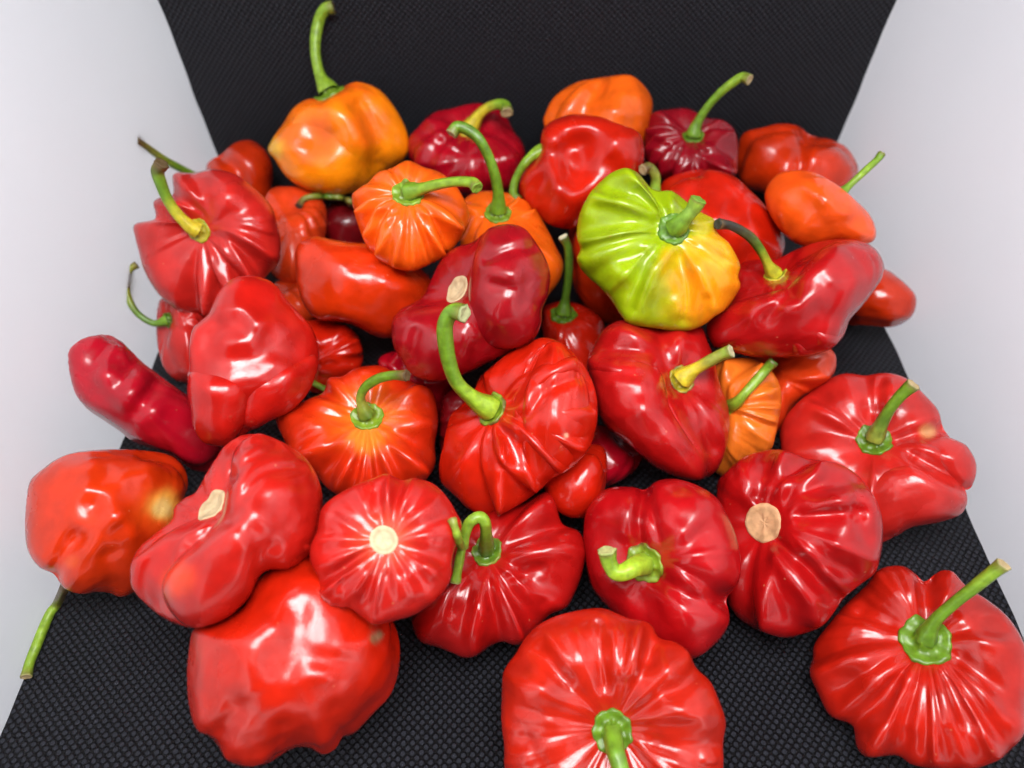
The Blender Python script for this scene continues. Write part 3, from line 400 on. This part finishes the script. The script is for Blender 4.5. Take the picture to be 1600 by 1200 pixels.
def build_body(key, d, seed):
    r = np.random.default_rng(seed)
    out = catmull(d['out'], 6, True); c0 = d.get('cen'); c0 = centroid(out) if c0 is None else np.array(c0, float)
    e3 = -ray(c0); e3 /= np.linalg.norm(e3); D = -e3
    e1 = RIGHT - (RIGHT @ D) * D; e1 /= np.linalg.norm(e1); e2 = np.cross(e3, e1)
    def loc(px):
        rr = rays(np.atleast_2d(np.asarray(px, float))); k = rr @ D
        return np.stack([(rr @ e1) / k, (rr @ e2) / k], 1)
    T = smooth_per(radial_of(loc(out)), 1.1); Tl = smooth_per(T, 14); T = Tl + (T - Tl) * d.get('scal', 1.0); Rm = T.mean()
    # axis of the fruit
    cal = d.get('c'); tilt = math.radians(d.get('tilt', 25))
    if 'azi' in d: az = math.radians(d['azi'])
    elif cal is not None:
        v = loc(cal)[0]; az = math.atan2(v[1], v[0])
    else: az = 1.5
    A = np.array([math.sin(tilt) * math.cos(az), math.sin(tilt) * math.sin(az), math.cos(tilt)])
    tmp = np.array([0, 0, 1.0]) if abs(A[2]) < .9 else np.array([0, 1.0, 0])
    B1 = np.cross(tmp, A); B1 /= np.linalg.norm(B1); B2 = np.cross(A, B1)
    # base fruit
    hr = d.get('hr', .66); n = d.get('n', 9); la = d.get('la', .06); dent = d.get('dent', .26)
    warp = PH + .25 * np.sin(PH + r.random() * 6.28) + .18 * np.sin(2 * PH + r.random() * 6.28) + .08 * np.sin(3 * PH + r.random() * 6.28)
    gp = n * warp / 2 + r.random() * 3; gi = np.round(gp / np.pi).astype(int) % n; gd = (.25 + 1.1 * r.random(n))[gi]
    lob = 1 - np.abs(np.cos(gp)) ** 2.4 * gd
    sn = np.sin(TH)
    rho = sn ** .92; z = hr * np.sign(np.cos(TH)) * np.abs(np.cos(TH)) ** .95
    taper = d.get('taper', 0.0); rho = rho * (1 - taper * (1 - np.cos(TH)) / 2)
    fac = 1 - 1.25 * la * (1 - lob) * np.clip((sn - .12) / .6, 0, 1)
    rho = rho * fac; z = z * (1 + 1.1 * (fac - 1))
    wt = d.get('wt', .42)
    z = z - np.where(TH < np.pi / 2, dent * np.exp(-(rho / wt) ** 2), 0)
    z = z + np.where(TH > np.pi / 2, d.get('bdent', .12) * np.exp(-(rho / .35) ** 2), 0)
    p = np.stack([rho * np.cos(PH), rho * np.sin(PH), z], 1)
    # long radial wrinkles that run from the pole over the shoulder
    wr = d.get('wr', .012); wk = np.zeros(len(PH))
    for k in range(7):
        kk = int(r.integers(max(5, n // 2), 6 + 2 * n)); wk += (np.abs(np.sin(.5 * kk * (PH + .3 * np.sin(2 * PH + r.random() * 6) + .2 * np.sin(3 * PH + r.random() * 6)) + r.random() * 6.28 * 0 + k + .55 * np.sin(TH * (1 + 2 * r.random()) + r.random() * 6))) ** .8 - .65) * (.6 + r.random())
    env = np.exp(-((TH - .95) / .5) ** 2) + .25 * np.exp(-((TH - 2.2) / .6) ** 2)
    nrm = p / (np.linalg.norm(p, axis=1, keepdims=True) + 1e-6)
    amp3 = np.clip(.5 + .9 * noise3(p, seed + 9, 2.4), 0, 1.4)
    p = p + nrm * (wr * wk * env * amp3 * .72)[:, None]
    p = p + nrm * (d.get('lump', .035) * noise3(p, seed, 3.2, 2) * np.minimum(1, .3 + sn))[:, None]
    p = p + nrm * (d.get('crk', .0055) * noise3(p, seed + 3, 11, 3) * (.35 + amp3))[:, None]
    q = p[:, :1] * B1 + p[:, 1:2] * B2 + p[:, 2:] * A
    # fit the silhouette (perspective-corrected in-plane coordinates)
    def sil(q):
        k = 1 / (1 - q[:, 2]); a, b_ = q[:, 0] * k, q[:, 1] * k; an = np.arctan2(b_, a); rr = np.hypot(a, b_)
        i = np.round(an / (2 * np.pi) * NA).astype(int) % NA; S = np.zeros(NA); np.maximum.at(S, i, rr)
        z0 = S == 0
        if z0.any(): S = np.interp(np.arange(NA), np.arange(NA)[~z0], S[~z0], period=NA)
        S = np.maximum(S, smooth_per(S, 2.5)); return smooth_per(S, 2.0), an, rr
    q = q * Rm; q[:, 2] *= d.get('thin', 1.0)
    S, an, rr = sil(q); q = q * (T / S).mean()
    S, an, rr = sil(q); ratio = T / S; low = smooth_per(ratio, 22); high = ratio / low
    ha = lookup(high, an); rn = np.clip(rr / lookup(S, an), 0, 1); side = d.get('tilt', 25) >= 70
    ra = lookup(low, an) * (1 + (ha - 1) * rn ** (3 if side else 1.5)); ex_ = .3 if side else 3.0
    k0 = 1 - q[:, 2]; cc = q[:, 2] * (1 + (ha - 1) * rn ** 1.5 * ex_)
    a = q[:, 0] / k0 * ra; b_ = q[:, 1] / k0 * ra; rr = rr * ra; rn = np.clip(rr / lookup(T, an), 0, 1)
    # bring the pole under the calyx
    if cal is not None and d.get('shift', True):
        tgt = loc(cal)[0]; dv = tgt - np.array([a[0], b_[0]]); wgt = (1 - rn ** 2) ** 1.5
        lim = .55 * Rm; m_ = np.hypot(*dv)
        if m_ > lim: dv = dv * lim / m_
        w0 = wgt[0] if wgt[0] > .3 else .3
        front = 1 / (1 + np.exp(-(cc / Rm) * 6 - 1.0))
        a = a + dv[0] * np.minimum(1.0, wgt / w0) * front / front[0]; b_ = b_ + dv[1] * np.minimum(1.0, wgt / w0) * front / front[0]
    # creases, dents (positive depth) and bulges (negative), traced as polylines: (points, width_px, depth_px, exponent)
    q = np.stack([a * (1 - cc), b_ * (1 - cc), cc], 1)
    pix = lambda q: np.stack([q[:, 0] / (1 - q[:, 2]), q[:, 1] / (1 - q[:, 2])], 1)
    for mk in d.get('marks', []):
        pts, wd, dp = mk[0], mk[1], mk[2]; ex = mk[3] if len(mk) > 3 else 2
        g = q.reshape(NT, NP, 3); du = np.roll(g, -1, 1) - np.roll(g, 1, 1)
        dvv = np.zeros_like(g); dvv[1:-1] = g[2:] - g[:-2]; dvv[0] = g[1] - g[0]; dvv[-1] = g[-1] - g[-2]
        nn = np.cross(dvv, du).reshape(-1, 3); nn /= (np.linalg.norm(nn, axis=1, keepdims=True) + 1e-9)
        if (nn * q).sum(1).mean() < 0: nn = -nn
        pp = loc(catmull(pts, 6) if len(pts) > 2 else np.array(pts, float)) if len(pts) > 1 else loc(pts)
        uv = pix(q)
        if len(pp) == 1: dd = np.linalg.norm(uv - pp[0], axis=1)
        else:
            dd = np.full(len(uv), 9.0)
            for s in range(len(pp) - 1):
                ab = pp[s + 1] - pp[s]; tt = np.clip(((uv - pp[s]) @ ab) / (ab @ ab + 1e-12), 0, 1)
                dd = np.minimum(dd, np.linalg.norm(uv - pp[s] - tt[:, None] * ab, axis=1))
        fw = np.clip((nn[:, 2] + .15) / .4, 0, 1); fw = fw * fw * (3 - 2 * fw) * (q[:, 2] > -Rm * .4)
        wd = wd * (1.3 if dp < 0 else 1.1); am = 1.1 * dp / F * np.exp(-(dd / (wd / F)) ** ex) * fw
        dirn = nn * .25 + np.array([0, 0, 1.0]) * .75
        q = q - dirn * am[:, None]
    Td = smooth_per(np.max([np.roll(T, j) for j in (-1, 0, 1)], axis=0), 1.2)
    for _ in range(5):
        k = 1 / (1 - q[:, 2]); a, b_ = q[:, 0] * k, q[:, 1] * k; an = np.arctan2(b_, a); rr = np.hypot(a, b_)
        i = np.round(an / (2 * np.pi) * NA).astype(int) % NA; S = np.zeros(NA); np.maximum.at(S, i, rr)
        Sm = np.max([np.roll(S, j) for j in (-1, 0, 1)], axis=0); Sm = smooth_per(Sm, 1.2)
        rn = np.clip(rr / lookup(Sm, an), 0, 1); sc = 1 + (lookup(np.clip(Td / Sm, .8, 1.25), an) - 1) * rn ** 3
        q[:, 0] *= sc; q[:, 1] *= sc
    # colour: flat skin colour plus ripening patches that belong to the fruit
    base = np.array(d.get('col', RED)); tint = np.tile(base, (len(q), 1))
    vn = noise3(p, seed + 21, 2.5, 3)
    tint = tint * (1 + .05 * vn)[:, None]
    if 'top' in d:
        tc_, tw = d['top']; wgt = np.exp(-(TH / tw) ** 2) * (.75 + .35 * np.sin(n * warp) ** 2); wgt = np.clip(wgt, 0, 1)[:, None]
        tint = tint * (1 - wgt) + np.array(tc_) * wgt
    uv = pix(q)
    for (x, y, rad, colr) in d.get('spots', []):
        dd = np.linalg.norm(uv - loc([x, y])[0], axis=1) / (rad / F); dd = dd * (1 + .30 * vn + .10 * np.sin(n * warp) + .08 * noise3(p, seed + 31, 14, 2))
        wgt = (np.exp(-np.maximum(dd, 0) ** 4) * (q[:, 2] > -.1 * Rm))[:, None]
        tint = tint * (1 - wgt) + np.array(colr) * wgt
    W = D[None] + q[:, :1] * e1 + q[:, 1:2] * e2 + q[:, 2:] * e3      # direction-space position at unit distance
    return dict(W=W, tint=np.clip(tint, 0, 1), D=D, e=(e1, e2, e3), q=q, A=A, c0=c0, Rm=Rm)

# ------------------------------------------------------------------ the pile: every fruit rests against what lies behind it
GX0, GY0, GS = -200, -300, 5; GW, GH = 401, 400
gx = GX0 + (np.arange(GW) + .5) * GS; gy = GY0 + (np.arange(GH) + .5) * GS
PXg, PYg = np.meshgrid(gx, gy); RG = rays(np.stack([PXg.ravel(), PYg.ravel()], 1)).reshape(GH, GW, 3)
Z = np.full((GH, GW), 1e3)
with np.errstate(divide='ignore', invalid='ignore'):
    for num, den in ((0 - CAM[2], RG[..., 2]), (YB - .15, RG[..., 1]), (XL, RG[..., 0]), (XR, RG[..., 0])):
        tt = num / den; Z = np.where((tt > 0) & (tt < Z), tt, Z)
def cell(W):
    dep = W @ FWD; x = (W @ RIGHT) / dep * F + 800; y = 600 - (W @ UP) / dep * F
    return np.clip(((y - GY0) / GS).astype(int), 0, GH - 1), np.clip(((x - GX0) / GS).astype(int), 0, GW - 1), dep
ORDER = list(P.keys())
B = {}; LOG = []
for k_i, key in enumerate(ORDER):
    d = P[key]; b0 = build_body(key, d, 100 + 7 * k_i)
    iy, ix, dep = cell(b0['W']); back = b0['q'][:, 2] < .02
    s = np.percentile((Z[iy, ix] / dep)[back], d.get('pen', 2.5))
    s -= d.get('lift', 0.0)
    b0['t'] = s; b0['V'] = CAM + b0['W'] * s; b0['allV'] = [b0['V']]; b0['allT'] = [b0['tint']]
    for li_, lb in enumerate(d.get('lobes', [])):
        dl = dict(d, la=.02, wr=.004, lump=.02, hr=.95, dent=0, bdent=0, marks=d.get('marks', []), tilt=85, azi=90, n=5); dl.pop('c', None); dl.pop('cen', None); dl.pop('top', None)
        dl.update(lb); dl['out'] = np.array(lb['out'], float)
        bl = build_body(key, dl, 500 + 7 * k_i + li_); VL = CAM + bl['W'] * s * (1 - lb.get('off', 15) / F)
        b0['allV'].append(VL); b0['allT'].append(bl['tint'])
    loc_z = np.full_like(Z, 1e3)
    for v_ in b0['allV']:
        jy, jx, dp_ = cell(v_ - CAM); np.minimum.at(loc_z, (jy, jx), dp_)
    pad = np.pad(loc_z, 1, constant_values=1e3)
    nb = np.min([pad[1 + a:1 + a + GH, 1 + c:1 + c + GW] for a in (-1, 0, 1) for c in (-1, 0, 1)], axis=0)
    nbm = np.sum([pad[1 + a:1 + a + GH, 1 + c:1 + c + GW] < 1e2 for a in (-1, 0, 1) for c in (-1, 0, 1)], axis=0)
    loc_z = np.where((loc_z > 1e2) & (nbm >= 4), nb, loc_z)
    Z = np.minimum(Z, loc_z); B[key] = b0
    LOG.append('PEP %-4s t=%.2f diam=%.2fcm minz=%.2f maxz=%.2f x=%.1f..%.1f' % (key, s, 2 * b0['Rm'] * s, b0['V'][:, 2].min(), b0['V'][:, 2].max(), b0['V'][:, 0].min(), b0['V'][:, 0].max()))

def zbuf(px):
    ix = int(np.clip((px[0] - GX0) / GS, 0, GW - 1)); iy = int(np.clip((px[1] - GY0) / GS, 0, GH - 1)); return Z[iy, ix]

def calyx_mesh(b0, rc_px, r, kind='calyx'):
    """a scalloped collar that follows the skin under it; returns V, Q, centre, normal, radius (cm)"""
    V = b0['V']; t = b0['t']; rc = rc_px / F * t
    idx = np.where(np.linalg.norm(V - V[0], axis=1) < rc * 1.6)[0]
    idx = idx[TH[idx] < 1.4]
    ring = V[idx]; c = ring.mean(0); u, s_, vt = np.linalg.svd(ring - c); nrm = vt[2]
    out = V[0] - (CAM + b0['D'] * t + 0)   # outward-ish
    if nrm @ (b0['e'][0] * b0['A'][0] + b0['e'][1] * b0['A'][1] + b0['e'][2] * b0['A'][2]) < 0: nrm = -nrm
    a1 = np.cross(nrm, [0, .3, 1]); a1 /= np.linalg.norm(a1); a2 = np.cross(nrm, a1)
    C = V[0]; lat = np.stack([(ring - C) @ a1, (ring - C) @ a2], 1); hgt = (ring - C) @ nrm
    def surf(u_, v_):
        dd = (lat[:, 0] - u_) ** 2 + (lat[:, 1] - v_) ** 2; i = np.argsort(dd)[:14]; w_ = 1 / (dd[i] + .004 * rc * rc); return (hgt[i] * w_).sum() / w_.sum()
    nl = int(r.integers(5, 8)); p0 = r.random() * 6.28; na = 56
    if kind == 'calyx':
        prof = [(.98, -.10), (1.02, .02), (1.0, .09), (.94, .15), (.84, .15), (.72, .13), (.58, .15), (.46, .22), (.38, .34), (.33, .46), (.2, .50), (.0, .50)]
    else:
        prof = [(1.02, -.12), (1.03, .0), (.98, .06), (.88, .08), (.7, .05), (.5, .06), (.3, .03), (.1, .04), (.0, .04)]
    cen_h = np.mean([surf(.45 * rc * math.cos(a_), .45 * rc * math.sin(a_)) for a_ in np.arange(8) * .785]); out_v = []
    for pi_, (pr, ph_) in enumerate(prof):
        for j in range(na):
            a = j / na * 2 * math.pi
            sc = 1 + (.045 if kind == 'calyx' else .012) * math.cos(nl * a + p0) * pr + .04 * math.sin(2 * a + p0) + (.025 if kind == 'calyx' else .006) * math.sin(13 * a + p0 * 3) * pr
            u_, v_ = pr * sc * rc * math.cos(a), pr * sc * rc * math.sin(a)
            hb = surf(u_, v_) if pr > .45 else (lambda e0, e1_: e0 + (e1_ - e0) * pr / .45)(cen_h, surf(.45 * sc * rc * math.cos(a), .45 * sc * rc * math.sin(a)))
            out_v.append(C + a1 * u_ + a2 * v_ + nrm * (hb + ph_ * rc * (1 + .25 * math.cos(nl * a + p0))))
    q = []
    for i in range(len(prof) - 1):
        for j in range(na):
            a = i * na + j; b_ = i * na + (j + 1) % na; q.append((a, b_, b_ + na, a + na))
    top = np.array(out_v[-na:]).mean(0)
    return np.array(out_v), q, C, nrm, rc, top, prof, na

def tube(pts, rad, na=14, rib=.08, phase=0.0):
    pts = np.asarray(pts); n = len(pts); T_ = np.gradient(pts, axis=0); T_ /= np.linalg.norm(T_, axis=1, keepdims=True)
    u_ = np.cross(T_[0], [0, 0, 1.0]); u_ = u_ / np.linalg.norm(u_) if np.linalg.norm(u_) > .1 else np.array([1.0, 0, 0])
    V = []
    for i in range(n):
        u_ = u_ - (u_ @ T_[i]) * T_[i]; u_ /= np.linalg.norm(u_); v_ = np.cross(T_[i], u_)
        for j in range(na):
            a = j / na * 2 * math.pi; rr = rad[i] * (1 + rib * math.cos(5 * a + phase + .02 * i)); V.append(pts[i] + rr * (math.cos(a) * u_ + math.sin(a) * v_))
    Q = [(i * na + j, i * na + (j + 1) % na, (i + 1) * na + (j + 1) % na, (i + 1) * na + j) for i in range(n - 1) for j in range(na)]
    return np.array(V), Q, T_

def stem_points(pix, t_start, lift, clamp, rcm):
    """pixels + depth along each ray, in cm world space"""
    pp = catmull(pix, 7); seg = np.concatenate([[0], np.cumsum(np.linalg.norm(np.diff(pp, axis=0), axis=1))]); f = seg / seg[-1]
    ts = np.interp(f, np.linspace(0, 1, len(lift)), lift) / F * t_start
    tt = t_start - ts
    if clamp:
        for i, p_ in enumerate(pp):
            if f[i] > .12: tt[i] = min(tt[i], zbuf(p_) - rcm * 1.15)
        for _ in range(4):
            tt[1:-1] = (tt[:-2] + 2 * tt[1:-1] + tt[2:]) / 4
    return CAM + rays(pp) * tt[:, None], f, seg[-1]

for k_i, key in enumerate(ORDER):
    d = P[key]; b0 = B[key]; r = np.random.default_rng(900 + k_i); V = b0['V']
    base = np.array([V[:, 0].mean(), V[:, 1].mean(), V[:, 2].min()])
    AV = np.concatenate(b0['allV']); AT = np.concatenate(b0['allT']); AQ = np.concatenate([GQ + j_ * len(V) for j_ in range(len(b0['allV']))])
    has = any(k in d for k in ('stem', 'cal', 'scar', 'stems'))
    if has:
        root = bpy.data.objects.new('pepper', None); scene.collection.objects.link(root); root.location = tuple(base * CM)
        root.empty_display_size = .01
        body = mesh_obj('body', AV, AQ, M_SKIN, root, AT, origin=base)
    else:
        root = mesh_obj('pepper', AV, AQ, M_SKIN, None, AT, origin=base)
    root['label'] = d['label']; root['category'] = 'pepper'; root['group'] = 'peppers heaped in the box'
    start = V[0]
    if 'cal' in d:
        rc_px, cc = d['cal']; rc_px *= .82; cc = tuple(.7 * c_ for c_ in cc); cv, cq, C, nrm, rc, top, prof, na = calyx_mesh(b0, rc_px, r)
        w_ = np.repeat(np.array([p_[0] for p_ in prof]), na); rimc = np.array(d.get('rim', BRN))
        e_ = np.clip((w_ - .80) / .16, 0, 1)[:, None] * (.35 + .65 * (noise3(cv * 3, k_i, 4) > 0))[:, None] * .8
        tint = np.array(cc)[None] * (1 - e_) + rimc * e_
        mesh_obj('calyx', cv, cq, M_STEM, root, tint, origin=base); start = top - nrm * rc * .25
    if 'scar' in d:
        rc_px, cc = d['scar']; cv, cq, C, nrm, rc, top, prof, na = calyx_mesh(b0, rc_px, r, 'scar')
        w_ = np.repeat(np.array([p_[0] for p_ in prof]), na); e_ = np.clip(1 - np.abs(w_ - .72) / .12, 0, 1)[:, None] * .45
        tint = np.array(cc)[None] * (1 - e_) + np.array((.35, .2, .08)) * e_
        mesh_obj('stem_scar', cv, cq, M_SCAR, root, tint, origin=base)
    for si, s_ in enumerate(([d['stem']] if 'stem' in d else []) + d.get('stems', [])):
        pix = np.array(s_['pts'], float); rpx = s_['r'] * .9
        t0 = (start - CAM) @ FWD; rel = start - CAM; s0 = np.array([800 + (rel @ RIGHT) / t0 * F, 600 - (rel @ UP) / t0 * F])
        if s_.get('free'): t0 = b0['t'] * (b0['D'] @ FWD) - s_['free'] / F * b0['t']
        elif 'cal' in d or True: pix = np.concatenate([[s0], pix[1:]])
        rcm = rpx / F * t0
        pts, f, ln = stem_points(pix, t0, s_.get('lift', [0, .55 * np.linalg.norm(np.diff(pix, axis=0), axis=1).sum()]), s_.get('clamp', True), rcm)
        fl = s_.get('flare', 1.9)
        if si == 0 and 'cal' in d: fl = max(fl, .44 * d['cal'][0] / rpx)
        rad = rcm * (1 + (fl - 1) * np.exp(-(f * ln / (2.2 * rpx)) ** 2) + .18 * np.exp(-((1 - f) * ln / (1.3 * rpx)) ** 2) + .05 * np.sin(f * 9 + k_i))
        tv, tq, T_ = tube(pts, rad, phase=k_i); fr = np.repeat(f, 14)
        cs = s_['cols']; tint = np.stack([np.interp(fr, np.linspace(0, 1, len(cs)), [c_[i] for c_ in cs]) for i in range(3)], 1)
        bw = np.clip((fr - .93) / .07, 0, 1)[:, None] * .65; tint = tint * (1 - bw) + np.array(BRN) * 1.6 * bw
        so = mesh_obj('stem', tv, tq, M_STEM, root, tint, origin=base)
        # pale cut end with a raised ring
        ev = []; na = 14; last = tv[-na:]; ce = last.mean(0); Tn = T_[-1]
        for sc_, hh in ((1.0, -.0), (1.04, .16), (.86, .26), (.6, .16), (.3, .12)):
            for j in range(na): ev.append(ce + (last[j] - ce) * sc_ * (1 + .05 * math.sin(3 * j + k_i)) + Tn * rad[-1] * hh * (1 + .3 * math.sin(2 * j + k_i)))
        ev.append(ce + Tn * rad[-1] * .1)
        eq = [(i * na + j, i * na + (j + 1) % na, (i + 1) * na + (j + 1) % na, (i + 1) * na + j) for i in range(4) for j in range(na)]
        et = [(4 * na + j, 4 * na + (j + 1) % na, 5 * na) for j in range(na)]
        tc_ = np.array(s_.get('tip', TAN)); e2c = np.tile(tc_, (len(ev), 1)); e2c[:na * 2] = e2c[:na * 2] * .4 + np.array(cs[-1]) * .4
        eo = mesh_obj('cut_end', ev, eq, M_SCAR, None, e2c, origin=base, tris=et); eo.location = (0, 0, 0); eo.parent = so
